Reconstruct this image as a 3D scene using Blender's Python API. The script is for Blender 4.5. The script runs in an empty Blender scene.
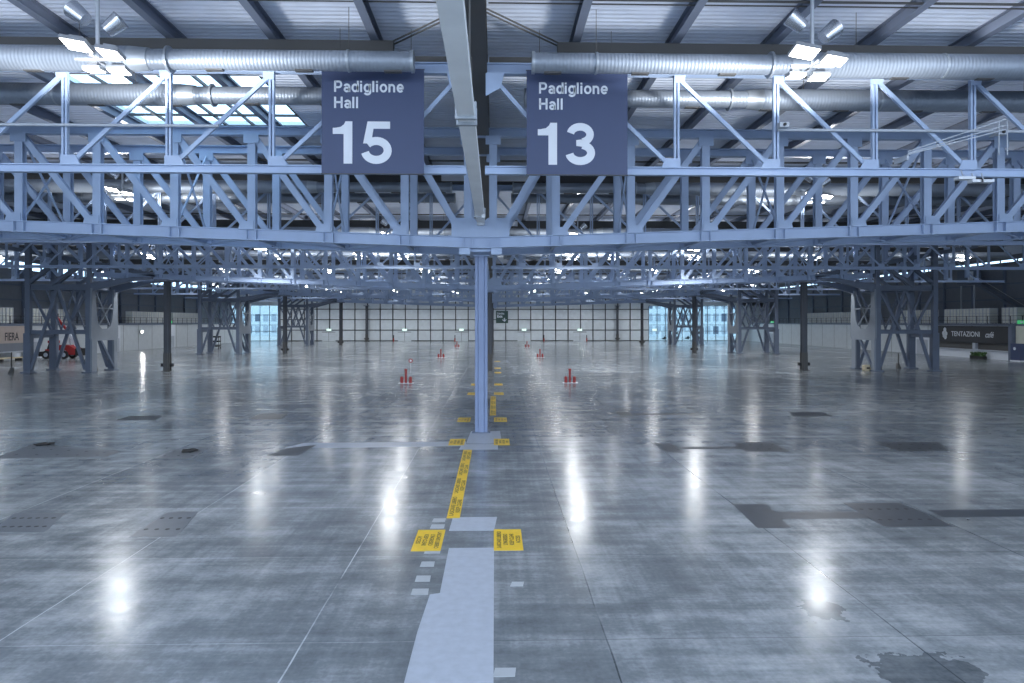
import bpy, math, random
from mathutils import Vector, Matrix
random.seed(4)
S = bpy.context.scene
COL = S.collection
# ------------------------------------------------------------------ camera, world, exposure
CX, CZ, F = 0.575, 4.62, 682.67
YAW = math.radians(1.4)
cam = bpy.data.cameras.new('camera'); camo = bpy.data.objects.new('camera', cam); COL.objects.link(camo)
cam.sensor_width = 36; cam.lens = 24; cam.clip_end = 600
camo.location = (CX, 0, CZ); camo.rotation_euler = (math.pi/2, 0, -YAW)
cam.shift_x = 0.3/1024; cam.shift_y = -19.5/1024
S.camera = camo
w = bpy.data.worlds.new('world'); S.world = w; w.use_nodes = True
bgn = w.node_tree.nodes['Background']; bgn.inputs[0].default_value = (0.66, 0.80, 1.0, 1); bgn.inputs[1].default_value = 4.0
S.view_settings.view_transform = 'Standard'; S.view_settings.look = 'None'
S.view_settings.gamma = 1.0; S.view_settings.use_curve_mapping = False
S.view_settings.exposure = 0.0
LAMP_W = 1350.0

def photometry(ld, k=.105, zmax=.28):
    # luminaire distribution: broad downward light plus a batwing indirect part thrown up at the roof by the reflectors
    ld.use_nodes = True; nt = ld.node_tree; N = nt.nodes; L = nt.links; em = N['Emission']
    ge = N.new('ShaderNodeNewGeometry'); sp = N.new('ShaderNodeSeparateXYZ'); L.new(ge.outputs['Normal'], sp.inputs[0])
    def mth(op, a, b=None):
        n = N.new('ShaderNodeMath'); n.operation = op
        for i,v in enumerate((a,b)):
            if v is None: continue
            if isinstance(v,(int,float)): n.inputs[i].default_value = v
            else: L.new(v, n.inputs[i])
        return n.outputs[0]
    z = mth('MULTIPLY', sp.outputs[2], UPSIGN)
    up = mth('MULTIPLY', mth('DIVIDE', k, mth('POWER', mth('MAXIMUM', z, .05), 3.0)), mth('GREATER_THAN', z, zmax))
    n = N.new('ShaderNodeMapRange'); n.interpolation_type = 'SMOOTHSTEP'; L.new(z, n.inputs[0]); n.inputs[1].default_value = -.28; n.inputs[2].default_value = -.8
    L.new(mth('ADD', up, n.outputs[0]), em.inputs['Strength'])
UPSIGN = 1.0

# ------------------------------------------------------------------ materials
def mat(name, col, rough=.5, metal=0., emit=None, es=0., bump=None, var=.12, scale=1.5, spec=.5):
    m = bpy.data.materials.new(name); m.use_nodes = True; nt = m.node_tree; N = nt.nodes; L = nt.links
    b = N['Principled BSDF']; b.inputs['Roughness'].default_value = rough; b.inputs['Metallic'].default_value = metal
    b.inputs['Specular IOR Level'].default_value = spec
    geo = N.new('ShaderNodeNewGeometry')
    no = N.new('ShaderNodeTexNoise'); no.inputs['Scale'].default_value = scale; no.inputs['Detail'].default_value = 5
    L.new(geo.outputs['Position'], no.inputs['Vector'])
    mx = N.new('ShaderNodeMix'); mx.data_type = 'RGBA'
    mx.inputs[6].default_value = tuple(c*(1-var) for c in col)+(1,); mx.inputs[7].default_value = tuple(min(1, c*(1+var)) for c in col)+(1,)
    L.new(no.outputs['Fac'], mx.inputs[0]); L.new(mx.outputs[2], b.inputs['Base Color'])
    if emit: b.inputs['Emission Color'].default_value = emit+(1,); b.inputs['Emission Strength'].default_value = es
    if bump:
        wv = N.new('ShaderNodeTexWave'); wv.bands_direction = bump[0]; wv.inputs['Scale'].default_value = bump[1]
        L.new(geo.outputs['Position'], wv.inputs['Vector'])
        bp = N.new('ShaderNodeBump'); bp.inputs['Strength'].default_value = bump[2]; bp.inputs['Distance'].default_value = .02
        L.new(wv.outputs['Fac'], bp.inputs['Height']); L.new(bp.outputs[0], b.inputs['Normal'])
    return m
M = dict(
 blue=mat('blue_steel_paint', (.35,.445,.62), .55),
 tower=mat('grey_blue_paint', (.125,.155,.215), .45),
 plate=mat('pale_grey_paint', (.42,.46,.52), .45),
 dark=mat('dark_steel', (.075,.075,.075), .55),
 purlin=mat('purlin_steel', (.17,.20,.27), .5),
 tubepaint=mat('lit_tube_paint', (.84,.87,.9), .45),  # lightened so the colour carries the light falling on the tube from below
 portal=mat('portal_plate_paint', (.23,.26,.30), .5),
 blue_shaded=mat('blue_steel_shaded', (.19,.25,.40), .5),  # same paint as the trusses, shade put into the colour to darken the column
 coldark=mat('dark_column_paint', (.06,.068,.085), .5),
 duct=mat('galvanised_duct', (.27,.31,.37), .5, .5, bump=('X', 3.1, .25)),
 duct_plain=mat('galvanised_band', (.36,.40,.45), .42, .6),
 deck=mat('roof_sheet', (.68,.74,.86), .8, spec=.2),
 sign=mat('sign_blue', (.045,.065,.14), .5, var=.05),
 white=mat('white_vinyl', (.66,.70,.76), .5, var=.03),
 lens=mat('lamp_lens', (.9,.9,.9), .3, emit=(1,.98,.93), es=25.),
 housing=mat('lamp_housing', (.35,.37,.40), .4, .5),
 drum=mat('reflector_alu', (.6,.63,.68), .25, .9),
 yellow=mat('yellow_tape', (.78,.52,.03), .5, var=.15, scale=9),
 ink=mat('black_ink', (.06,.05,.02), .5),
 patchm=mat('worn_floor_plate', (.12,.135,.155), .35, var=.2, scale=3),
 patchl=mat('pale_floor_patch', (.41,.45,.52), .42, var=.2, scale=6),
 patchw=mat('white_floor_mark', (.40,.43,.46), .5, var=.1, scale=8),
 patchd=mat('dark_floor_plate', (.055,.063,.075), .4, spec=.3, var=.25, scale=3),
 bolt=mat('dark_bolt', (.02,.02,.022), .5),
 red=mat('red_paint', (.33,.025,.025), .4),
 rubber=mat('black_rubber', (.02,.02,.022), .7),
 wallp=mat('white_wall_panel', (.52,.56,.59), .5, bump=('Y', 1.0, .1)),
 wallfar=mat('translucent_wall_panel', (.60,.65,.68), .5),
 mull=mat('dark_mullion', (.05,.055,.06), .5),
 walld=mat('dark_cladding', (.18,.20,.235), .6, bump=('Y', 1.6, .6)),
 crate=mat('cream_crate', (.60,.62,.58), .6),
 green=mat('green_sign', (.05,.45,.15), .4, emit=(.1,.9,.3), es=.35),
 dgreen=mat('dark_green_sign', (.03,.07,.06), .5),
 cream=mat('cream_wall', (.62,.64,.55), .5),
 banner=mat('beige_banner', (.42,.36,.33), .6),
 cafe=mat('charcoal_board', (.03,.032,.038), .5),
 plant=mat('plant_leaf', (.05,.12,.03), .6),
 tan=mat('tan_box', (.55,.48,.33), .7),
 conc=mat('outside_paving', (.5,.5,.5), .8),
 facade=mat('outside_facade', (.75,.80,.83), .6),
 van=mat('white_van_paint', (.85,.87,.9), .3),
 lightgreen=mat('exit_box', (.7,.85,.78), .4, emit=(.75,1,.88), es=.8),
)
def glassmat(c):
    m = bpy.data.materials.new('tinted_glass'); m.use_nodes = True; nt = m.node_tree; N = nt.nodes; L = nt.links
    N.remove(N['Principled BSDF']); out = N['Material Output']
    tr = N.new('ShaderNodeBsdfTransparent'); tr.inputs[0].default_value = c+(1,)
    gl = N.new('ShaderNodeBsdfGlossy'); gl.inputs['Roughness'].default_value = .05
    mx = N.new('ShaderNodeMixShader'); mx.inputs[0].default_value = .08
    L.new(tr.outputs[0], mx.inputs[1]); L.new(gl.outputs[0], mx.inputs[2]); L.new(mx.outputs[0], out.inputs[0])
    return m
M['glass'] = glassmat((.84,.93,.96)); M['glass_tint'] = glassmat((.60,.70,.72))

def floormat():
    m = bpy.data.materials.new('polished_concrete'); m.use_nodes = True; nt = m.node_tree; N = nt.nodes; L = nt.links
    b = N['Principled BSDF']; geo = N.new('ShaderNodeNewGeometry')
    def noise(scale, sx, sy, det=5, rough=.55):
        mp = N.new('ShaderNodeMapping'); mp.inputs['Scale'].default_value = (sx, sy, 1); L.new(geo.outputs['Position'], mp.inputs[0])
        n = N.new('ShaderNodeTexNoise'); n.inputs['Scale'].default_value = scale; n.inputs['Detail'].default_value = det; n.inputs['Roughness'].default_value = rough
        L.new(mp.outputs[0], n.inputs['Vector']); return n.outputs['Fac']
    def mth(op, a, c=None):
        n = N.new('ShaderNodeMath'); n.operation = op
        for i, v in enumerate((a, c)):
            if v is None: continue
            if isinstance(v, (int, float)): n.inputs[i].default_value = v
            else: L.new(v, n.inputs[i])
        return n.outputs[0]
    big = noise(.22, 1, 1, 6); mid = noise(.9, 1, 1.3, 8, .65); sx = noise(.55, .12, 4.5, 6, .65); sy = noise(.8, 5.0, .15, 6, .65); fine = noise(14, 1, 1, 4)
    v = mth('ADD', mth('MULTIPLY', big, 1.1), mth('MULTIPLY', mid, 1.1))
    v = mth('ADD', v, mth('MULTIPLY', sx, .7)); v = mth('ADD', v, mth('MULTIPLY', sy, .45)); v = mth('ADD', v, mth('MULTIPLY', fine, .35))
    v = mth('MULTIPLY', v, 1/3.70)
    sep = N.new('ShaderNodeSeparateXYZ'); L.new(geo.outputs['Position'], sep.inputs[0])
    def line(coord, period, off, wdt):
        a = mth('ADD', coord, off); a = mth('PINGPONG', a, period/2); return mth('LESS_THAN', a, wdt)
    wob = mth('MULTIPLY', mth('SUBTRACT', noise(.5, 1, 1, 3), .5), .05)
    xw = mth('ADD', sep.outputs[0], wob); yw = mth('ADD', sep.outputs[1], wob)
    j = mth('MULTIPLY', mth('MULTIPLY', line(xw, 4.4, 2.2, .012), mth('SUBTRACT', noise(.6,1,1,4), .30)), .6)
    j2 = mth('MULTIPLY', line(yw, 3.6, .9, .011), .06)
    j = mth('ADD', j, j2)
    # wheel bands: darker slabs
    cell = N.new('ShaderNodeTexWhiteNoise'); cell.noise_dimensions = '2D'
    mp = N.new('ShaderNodeMapping'); mp.inputs['Scale'].default_value = (1/4.4, 1/10.8, 1); mp.inputs['Location'].default_value = (.5, .25, 0)
    L.new(geo.outputs['Position'], mp.inputs[0])
    fl = N.new('ShaderNodeVectorMath'); fl.operation = 'FLOOR'; L.new(mp.outputs[0], fl.inputs[0]); L.new(fl.outputs[0], cell.inputs['Vector'])
    v = mth('ADD', v, mth('MULTIPLY', mth('SUBTRACT', cell.outputs['Value'], .5), .05))
    # dark oil stains
    sn = noise(1.1, 1, 1, 5, .6)
    tot = None
    for (px, py, r) in ((6.3, 9.0, .95), (5.75, 10.7, .55)):
        vm = N.new('ShaderNodeVectorMath'); vm.operation = 'DISTANCE'; L.new(geo.outputs['Position'], vm.inputs[0]); vm.inputs[1].default_value = (px, py, 0)
        k = mth('MAXIMUM', mth('SUBTRACT', 1.0, mth('DIVIDE', vm.outputs['Value'], r)), 0.0)
        tot = k if tot is None else mth('MAXIMUM', tot, k)
    st = mth('MULTIPLY', mth('MULTIPLY', mth('GREATER_THAN', mth('ADD', mth('MULTIPLY', tot, .28), sn), .62), mth('GREATER_THAN', tot, .01)), .12)
    v = mth('SUBTRACT', v, st)
    v = mth('SUBTRACT', v, mth('MULTIPLY', j, mth('ADD', mth('MULTIPLY', mth('GREATER_THAN', sep.outputs[0], 0.0), 2.0), -1.0)))
    cr = N.new('ShaderNodeValToRGB'); e = cr.color_ramp.elements
    e[0].position = .32; e[0].color = (.05,.06,.066,1); e[1].position = .63; e[1].color = (.47,.50,.52,1)
    x = cr.color_ramp.elements.new(.48); x.color = (.19,.21,.225,1)
    scr = mth('MULTIPLY', mth('GREATER_THAN', noise(3.5, .35, 6, 3, .8), .70), .05)
    scr2 = mth('MULTIPLY', mth('GREATER_THAN', noise(3.0, 7, .3, 3, .8), .71), .04)
    v = mth('SUBTRACT', mth('ADD', v, scr), scr2)
    L.new(v, cr.inputs[0]); L.new(cr.outputs[0], b.inputs['Base Color'])
    r = mth('ADD', mth('MULTIPLY', mid, .20), mth('MULTIPLY', sx, .20)); r = mth('MAXIMUM', mth('SUBTRACT', r, .005), .09)
    L.new(r, b.inputs['Roughness']); b.inputs['Specular IOR Level'].default_value = .6
    bp = N.new('ShaderNodeBump'); bp.inputs['Strength'].default_value = .10; bp.inputs['Distance'].default_value = .02
    L.new(mth('ADD', mid, mth('MULTIPLY', sx, 1.0)), bp.inputs['Height']); L.new(bp.outputs[0], b.inputs['Normal'])
    return m
M['floor'] = floormat()

# ------------------------------------------------------------------ geometry helpers
class MB:
    def __init__(s): s.v = []; s.f = []; s.sm = []
    def poly(s, pts, faces, sm=False):
        o = len(s.v); s.v += [tuple(p) for p in pts]
        for f in faces: s.f.append([i+o for i in f]); s.sm.append(sm)
        return s
    def box(s, a, b):
        x0,y0,z0 = (min(a[i],b[i]) for i in range(3)); x1,y1,z1 = (max(a[i],b[i]) for i in range(3))
        return s.poly([(x0,y0,z0),(x1,y0,z0),(x1,y1,z0),(x0,y1,z0),(x0,y0,z1),(x1,y0,z1),(x1,y1,z1),(x0,y1,z1)],
          [(0,3,2,1),(4,5,6,7),(0,1,5,4),(1,2,6,5),(2,3,7,6),(3,0,4,7)])
    def sect(s, p, q, prof, n=(0,1,0)):
        p = Vector(p); q = Vector(q); d = (q-p).normalized(); n = Vector(n)
        n = (n - d*n.dot(d)).normalized(); a = n.cross(d)
        k = len(prof); pts = [p+a*x+n*y for x,y in prof]+[q+a*x+n*y for x,y in prof]
        fs = [(i,(i+1)%k,(i+1)%k+k,i+k) for i in range(k)]+[tuple(range(k))[::-1], tuple(range(k,2*k))]
        return s.poly(pts, fs)
    def bar(s, p, q, w, d, n=(0,1,0)): return s.sect(p, q, [(-w/2,-d/2),(w/2,-d/2),(w/2,d/2),(-w/2,d/2)], n)
    def ibeam(s, p, q, w, d, n=(0,1,0), t=.03, wt=.03):
        # flanges at n = +-d/2, w wide
        a, b, c = w/2, d/2, wt/2
        return s.sect(p, q, [(-a,-b),(a,-b),(a,-b+t),(c,-b+t),(c,b-t),(a,b-t),(a,b),(-a,b),(-a,b-t),(-c,b-t),(-c,-b+t),(-a,-b+t)], n)
    def tube(s, p, q, r, k=10, r2=None, caps=True):
        p = Vector(p); q = Vector(q); d = (q-p).normalized(); r2 = r if r2 is None else r2
        n = Vector((0,0,1)) if abs(d.z) < .9 else Vector((0,1,0)); n = (n-d*n.dot(d)).normalized(); a = n.cross(d)
        A = [p+(a*math.cos(6.2832*i/k)+n*math.sin(6.2832*i/k))*r for i in range(k)]
        B = [q+(a*math.cos(6.2832*i/k)+n*math.sin(6.2832*i/k))*r2 for i in range(k)]
        s.poly(A+B, [(i,(i+1)%k,(i+1)%k+k,i+k) for i in range(k)], True)
        if caps: s.poly(A, [tuple(range(k))[::-1]]); s.poly(B, [tuple(range(k))])
        return s
    def prism(s, pts, vec):
        k = len(pts); v = Vector(vec); A = [Vector(p) for p in pts]; B = [p+v for p in A]
        return s.poly(A+B, [tuple(range(k)), tuple(range(k,2*k))[::-1]]+[(i,i+k,(i+1)%k+k,(i+1)%k) for i in range(k)])
    def build(s, name, m, parent=None, kind=None):
        me = bpy.data.meshes.new(name); me.from_pydata(s.v, [], s.f)
        me.polygons.foreach_set('use_smooth', s.sm); me.materials.append(M[m] if isinstance(m, str) else m); me.update()
        o = bpy.data.objects.new(name, me); COL.objects.link(o)
        if parent: o.parent = parent
        if kind: o['kind'] = kind
        return o
def thing(name, label, cat, loc=(0,0,0), rz=0, group=None):
    o = bpy.data.objects.new(name, None); COL.objects.link(o); o.location = loc; o.rotation_euler = (0,0,rz)
    o.empty_display_size = .2
    return tag(o, label, cat, group)
def tag(o, label, cat, group=None):
    o['label'] = label; o['category'] = cat
    if group: o['group'] = group
    return o
def copy_tree(o, parent=None):
    c = o.copy(); COL.objects.link(c)
    if parent: c.parent = parent
    for ch in list(o.children): copy_tree(ch, c)
    return c
def dup(o, loc, label, rz=None, group=None):
    c = copy_tree(o); c.location = loc; c['label'] = label
    if rz is not None: c.rotation_euler = (0,0,rz)
    if group: c['group'] = group
    return c
def text(s, size, name, m, parent, loc, rot, bold=.0, align='LEFT', ext=.004, sx=1.0, spacing=1.0, shear=0):
    cu = bpy.data.curves.new(name, 'FONT'); cu.body = s; cu.size = size; cu.offset = bold; cu.extrude = ext; cu.align_x = align
    cu.space_character = spacing; cu.shear = shear
    to = bpy.data.objects.new(name, cu); COL.objects.link(to)
    dg = bpy.context.evaluated_depsgraph_get(); me = bpy.data.meshes.new_from_object(to.evaluated_get(dg))
    bpy.data.objects.remove(to)
    me.materials.clear(); me.materials.append(M[m])
    o = bpy.data.objects.new(name, me); COL.objects.link(o)
    o.location = loc; o.rotation_euler = rot; o.scale = (sx,1,1)
    if parent: o.parent = parent
    return o
ORD = ['first','second','third','fourth','fifth','sixth','seventh','eighth','ninth','tenth','eleventh','twelfth','thirteenth','fourteenth','fifteenth','sixteenth','seventeenth','eighteenth','nineteenth','twentieth','twenty-first']
def G(px, py):                     # where a floor point of the photo lies in the hall
    D = CZ*F/(py-322.0); return ((px-495.0)*D/F+CX, D)

# ------------------------------------------------------------------ the setting
Y0, Y1 = -3.0, 165.0
XL, XR = -58.2, 62.4               # faces of the low side walls
MB().box((-72,-60,-.2),(74,Y1+.3,0)).build('floor','floor',kind='structure')
# corrugated roof deck, with an opening for the roof lights
DZ = 13.36
def deck(mb, x0, x1, y0, y1, pitch=.25):
    n = int(round((y1-y0)/pitch)); pr = []
    for i in range(n):
        y = y0+i*(y1-y0)/n
        pr += [(y,0),(y+.10,0),(y+.13,.05),(y+.22,.05)]
    pr.append((y1,0)); k = len(pr)
    pts = [(x0,y,DZ+z) for y,z in pr]+[(x1,y,DZ+z) for y,z in pr]
    mb.poly(pts, [(i,i+1,i+1+k,i+k) for i in range(k-1)])
    mb.box((x0,y0,DZ+.10),(x1,y1,DZ+.3))
d = MB()
SKY = (-15.0,-7.8,24.5,31.0)
deck(d,-66,70,Y0,SKY[2]); deck(d,-66,SKY[0],SKY[2],SKY[3]); deck(d,SKY[1],70,SKY[2],SKY[3]); deck(d,-66,70,SKY[3],Y1)
d.build('ceiling','deck',kind='structure')
sl = MB().box((SKY[0],SKY[2],DZ+.12),(SKY[1],SKY[3],DZ+.14)).build('window_1','glass',kind='structure')
sf = MB()
for i in range(7): x = SKY[0]+i*(SKY[1]-SKY[0])/6; sf.box((x-.04,SKY[2],DZ),(x+.04,SKY[3],DZ+.11))
for i in range(5): y = SKY[2]+i*(SKY[3]-SKY[2])/4; sf.box((SKY[0],y-.04,DZ+.02),(SKY[1],y+.04,DZ+.12))
sf.build('window_frame','mull',sl)

# far wall: pale panels in a dark grid, glazing at both ends
FY = Y1
wf = MB().box((-42.8,FY,0),(37.9,FY+.2,13.4)); wf.box((-64,FY,8.6),(-42.8,FY+.2,13.4)); wf.box((37.9,FY,8.6),(66,FY+.2,13.4)); wf.box((-66,FY,0),(-62.5,FY+.2,13.4)); wf.box((60.5,FY,0),(70,FY+.2,13.4))
wf.box((-51.2,FY,0),(-42.8,FY+.2,8.6))
wallfar = wf.build('wall_far','wallfar',kind='structure')
g = MB(); x = -51.2
while x < 37.9: g.box((x-.11,FY-.14,0),(x+.11,FY,13.4)); x += 3.02
for z in (.12, 2.67, 5.2, 7.7, 10.2): g.box((-51.2,FY-.12,z-.09),(37.9,FY,z+.09))
g.build('wall_grid','mull',wallfar)
def glazing(n, x0, x1, z1):
    w_ = MB().box((x0,FY+.08,0),(x1,FY+.1,z1)).build('window_%d' % n,'glass_tint',kind='structure')
    f = MB(); k = int(round((x1-x0)/2.1))
    for i in range(k+1): xx = x0+i*(x1-x0)/k; f.box((xx-.07,FY,0),(xx+.07,FY+.07,z1))
    for z in (.1,2.4,3.9,6.3,8.5): f.box((x0,FY,z-.06),(x1,FY+.07,z+.06))
    f.build('window_frame','mull',w_)
glazing(2,-62.5,-51.2,8.6); glazing(3,37.9,60.5,8.6)

# side walls: low white wall, gallery, dark cladding, clerestory
def side(sgn, X, name, nwin, clz):
    a = MB().box((X,30,0),(X+sgn*.2,Y1,4.15)).build('wall_'+name,'wallp',kind='structure')
    j = MB(); y = 33.0
    while y < Y1: j.box((X-sgn*.01,y-.03,0),(X,y+.03,4.15)); y += 4.5
    j.build('panel_joint','mull',a)
    gl = MB().box((X-sgn*.15,30,4.15),(X+sgn*5.2,Y1,4.4)).build('trim_'+('1' if sgn<0 else '2'),'tower',kind='structure')
    r = MB()
    for z in (4.85,5.35): r.box((X-sgn*.05,30,z-.025),(X,Y1,z+.025))
    y = 31.0
    while y < Y1: r.box((X-sgn*.06,y-.03,4.4),(X,y+.03,5.38)); y += 1.9
    r.build('gallery_railing','mull',gl)
    U = X+sgn*5.2
    b = MB().box((U,Y0,0),(U+sgn*.2,Y1,clz)); b.box((U,Y0,12.75),(U+sgn*.2,Y1,13.4))
    ub = b.build('wall_upper_'+name,'walld',kind='structure')
    p = MB(); y = 34.0
    while y < Y1: p.box((U-sgn*.3,y-.12,4.4),(U,y+.12,clz)); y += 6.0
    for z in (7.6,9.6): p.box((U-sgn*.2,30,z-.1),(U,Y1,z+.1))
    p.build('wall_post','tower',ub)
    wn = MB().box((U+sgn*.08,Y0,clz),(U+sgn*.1,Y1,12.75)).build('window_%d' % nwin,'glass',kind='structure')
    fr = MB(); y = 32.0
    while y < Y1: fr.box((U,y-.1,clz),(U+sgn*.07,y+.1,12.75)); y += 3.0
    fr.build('window_frame','mull',wn)
side(-1,XL,'left',4,11.7); side(1,XR,'right',5,12.45)

# doors in the low side walls
def sdoor(n, sgn, X, y, h, wd=2.2):
    o = MB().box((X-sgn*.22,y-wd/2,0),(X-sgn*.02,y+wd/2,h)).build('door_%d' % n,'white',kind='structure')
    MB().box((X-sgn*.27,y-wd/2+.35,0),(X-sgn*.22,y-.03,min(h-.3,2.1))).box((X-sgn*.27,y+.03,0),(X-sgn*.22,y+wd/2-.35,min(h-.3,2.1))).build('door_leaf','plate',o)
    MB().box((X-sgn*.31,y-.22,1.0),(X-sgn*.27,y-.12,1.08)).build('door_handle','mull',o)
    return o
for n,(sg,X,y,h,wd) in enumerate([(-1,XL,88,2.5,3.2),(-1,XL,107,4.1,2.4),(-1,XL,125,4.1,2.8),(1,XR,97,2.4,3.2),(1,XR,151,4.1,3.0)]): sdoor(n+1,sg,X,y,h,wd)
# doors in the far wall
for n,px in enumerate((330,405,461.5,524,580)):
    x = (px-495)*FY/F+CX
    o = MB().box((x-1.6,FY-.2,0),(x+1.6,FY-.15,2.5)).build('door_%d' % (n+6),'wallfar',kind='structure')
    MB().box((x-.03,FY-.24,0),(x+.03,FY-.2,2.2)).box((x-1.6,FY-.24,2.15),(x+1.6,FY-.2,2.25)).build('door_frame','mull',o)
    MB().box((x-1.4,FY-.3,1.35),(x-.2,FY-.24,1.5)).box((x+.2,FY-.3,1.35),(x+1.4,FY-.24,1.5)).build('push_bar','white',o)

# ------------------------------------------------------------------ box trusses (main)
def zb(x): return 7.55+.033*min(abs(x),30)+.033*max(abs(x)-30,0)      # underside of the bottom chord
def make_truss():
    t = thing('box_truss','pale blue steel box truss nearest the camera, resting on the pale blue central column','truss',(0,28.7,7.5),group='box trusses across the hall')
    O = Vector((0,0,-7.5)); P = lambda x,y,z: Vector((x,y,z))+O
    XE = 45.0; nodes = [.5]+[3.0*k for k in range(1,16)]
    for y in (-1.5,1.5):
        b = MB()
        for sg in (-1,1):
            b.ibeam(P(0,y,zb(0)+.22), P(sg*36,y,zb(36)+.22), .30, .44, n=(0,0,1), t=.035)
            for k,x in enumerate(nodes):
                if x <= 36:
                    z0 = zb(x)+.42
                    b.prism([P(sg*(x-.1), y-.165, z0),P(sg*(x+.5), y-.165, z0),P(sg*(x+.42), y-.165, z0+.32),P(sg*(x-.1), y-.165, z0+.32)],(0,.02,0))
                    b.box(P(sg*x-.2, y-.17, z0-.44), P(sg*x-.17, y-.02, z0)).box(P(sg*x+.17, y-.17, z0-.44), P(sg*x+.2, y-.02, z0))
        b.build('bottom_chord','blue',t)
        c = MB().ibeam(P(-XE,y,12.15), P(XE,y,12.15), .30, .34, n=(0,0,1))
        for sg in (-1,1):
            for x in nodes: c.box(P(sg*x-.3,y-.17,11.65),P(sg*x+.3,y-.14,12.0))
        c.build('top_chord','blue',t)
        for sg in (-1,1):
            for k,x in enumerate(nodes):
                z0 = zb(x)+.44 if x <= 36 else 8.8
                MB().ibeam(P(sg*x,y,z0),P(sg*x,y,12.0),.31,.26).build('vertical','blue',t)
                if k+1 < len(nodes) and nodes[k+1] <= 42:
                    MB().ibeam(P(sg*(x+.2),y,z0+.02),P(sg*(nodes[k+1]-.1),y,11.9),.24,.2).build('diagonal','blue',t)
    for sg in (-1,1):
        for x in nodes:
            if x <= 36: MB().ibeam(P(sg*x,-1.35,zb(x)+.15),P(sg*x,1.35,zb(x)+.15),.12,.16,n=(0,0,1)).build('cross_beam','blue',t)
        for k in range(1,12):
            a, b_ = 3.0*k, 3.0*(k+1); s1 = -1.35 if k % 2 else 1.35
            MB().bar(P(sg*a,s1,zb(a)+.08),P(sg*b_,-s1,zb(b_)+.08),.07,.05,n=(0,0,1)).build('bottom_brace','blue',t)
        for x in (6,12,18,24,30):
            for q in (-1,1): MB().bar(P(sg*x,-1.4*q,zb(x)+.5),P(sg*x,1.4*q,11.9),.07,.07,n=(1,0,0)).build('sway_brace','blue',t)
        for y in (-1.5,1.5):
            MB().ibeam(P(sg*30.5,y,zb(30)+.35),P(sg*46,y,11.8),.22,.35,n=(0,0,1)).build('raking_beam','tower',t)
    # head box over the central column
    n = MB()
    for y in (-1.62,1.59): n.prism([P(-1.15,y,8.0),P(1.15,y,8.0),P(1.15,y,8.75),P(.3,y,8.75),P(0,y,8.5),P(-.3,y,8.75),P(-1.15,y,8.75)],(0,.03,0))
    n.box(P(-.5,-1.3,7.44),P(.5,1.3,7.56)); n.box(P(-.85,-1.6,7.30),P(-.42,-1.2,7.56)).box(P(.42,-1.6,7.30),P(.85,-1.2,7.56))
    n.build('head_plate','blue',t)
    return t
truss = make_truss()
TL = ['second box truss from the camera, seen just below the nearest one','third box truss from the camera, deep in the hall','farthest box truss, just in front of the pale far wall']
TR = [truss]+[dup(truss,(0,28.7+36*k,7.5),TL[k-1]) for k in (1,2,3)]

# ------------------------------------------------------------------ lattice girders under the roof
def make_lattice():
    t = thing('lattice_girder','light blue lattice girder nearest the camera, right behind the two hall signs','girder',(0,20.3,9.0),group='lattice girders under the roof')
    O = Vector((0,0,-9.0)); P = lambda x,y,z: Vector((x,y,z))+O
    for sg in (-1,1):
        MB().ibeam(P(sg*.28,0,9.12),P(sg*57,0,9.12),.22,.24,n=(0,0,1)).build('bottom_chord','blue',t)
        MB().ibeam(P(sg*.34,0,12.13),P(sg*57,0,12.13),.24,.32,n=(0,0,1)).build('top_chord','blue',t)
        MB().box(P(sg*.4,.05,12.30),P(sg*2.45,.35,12.52)).box(P(sg*2.45,.05,12.30),P(sg*57,.35,12.98)).build('bearer_shadow_band','dark',t)  # bearer; its deep outer part stands in for the duct's shadow on the deck
        for k in range(0,19):
            x = 3.0*k if k else .5
            g = MB().bar(P(sg*x-.052,0,9.2),P(sg*x-.052,0,12),.06,.12).bar(P(sg*x+.052,0,9.2),P(sg*x+.052,0,12),.06,.12)
            if k: g.prism([P(sg*(x-.08),-.08,11.98),P(sg*(x+.26),-.08,11.98),P(sg*(x+.22),-.08,11.75),P(sg*(x-.08),-.08,11.75)],(0,.02,0)); g.prism([P(sg*(x+.1),-.08,9.2),P(sg*(x-.48),-.08,9.2),P(sg*(x-.34),-.08,9.5),P(sg*(x+.1),-.08,9.5)],(0,.02,0)); g.build('vertical','blue',t)
            if k < 18: MB().bar(P(sg*(x+.1),0,11.85) if k else P(sg*.5,0,11.9),P(sg*(3.0*(k+1)-.15),0,9.25),.115,.09).build('diagonal','blue',t)
        MB().prism([P(sg*.3,-.12,11.98),P(sg*.85,-.12,11.98),P(sg*.75,-.12,11.55),P(sg*.3,-.12,11.3)],(0,.03,0)).build('end_plate','blue',t)
    return t
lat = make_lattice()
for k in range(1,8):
    dup(lat,(0,20.3+18*k,9.0),'light blue lattice girder under the roof, %s girder from the camera' % ORD[k])

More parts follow.
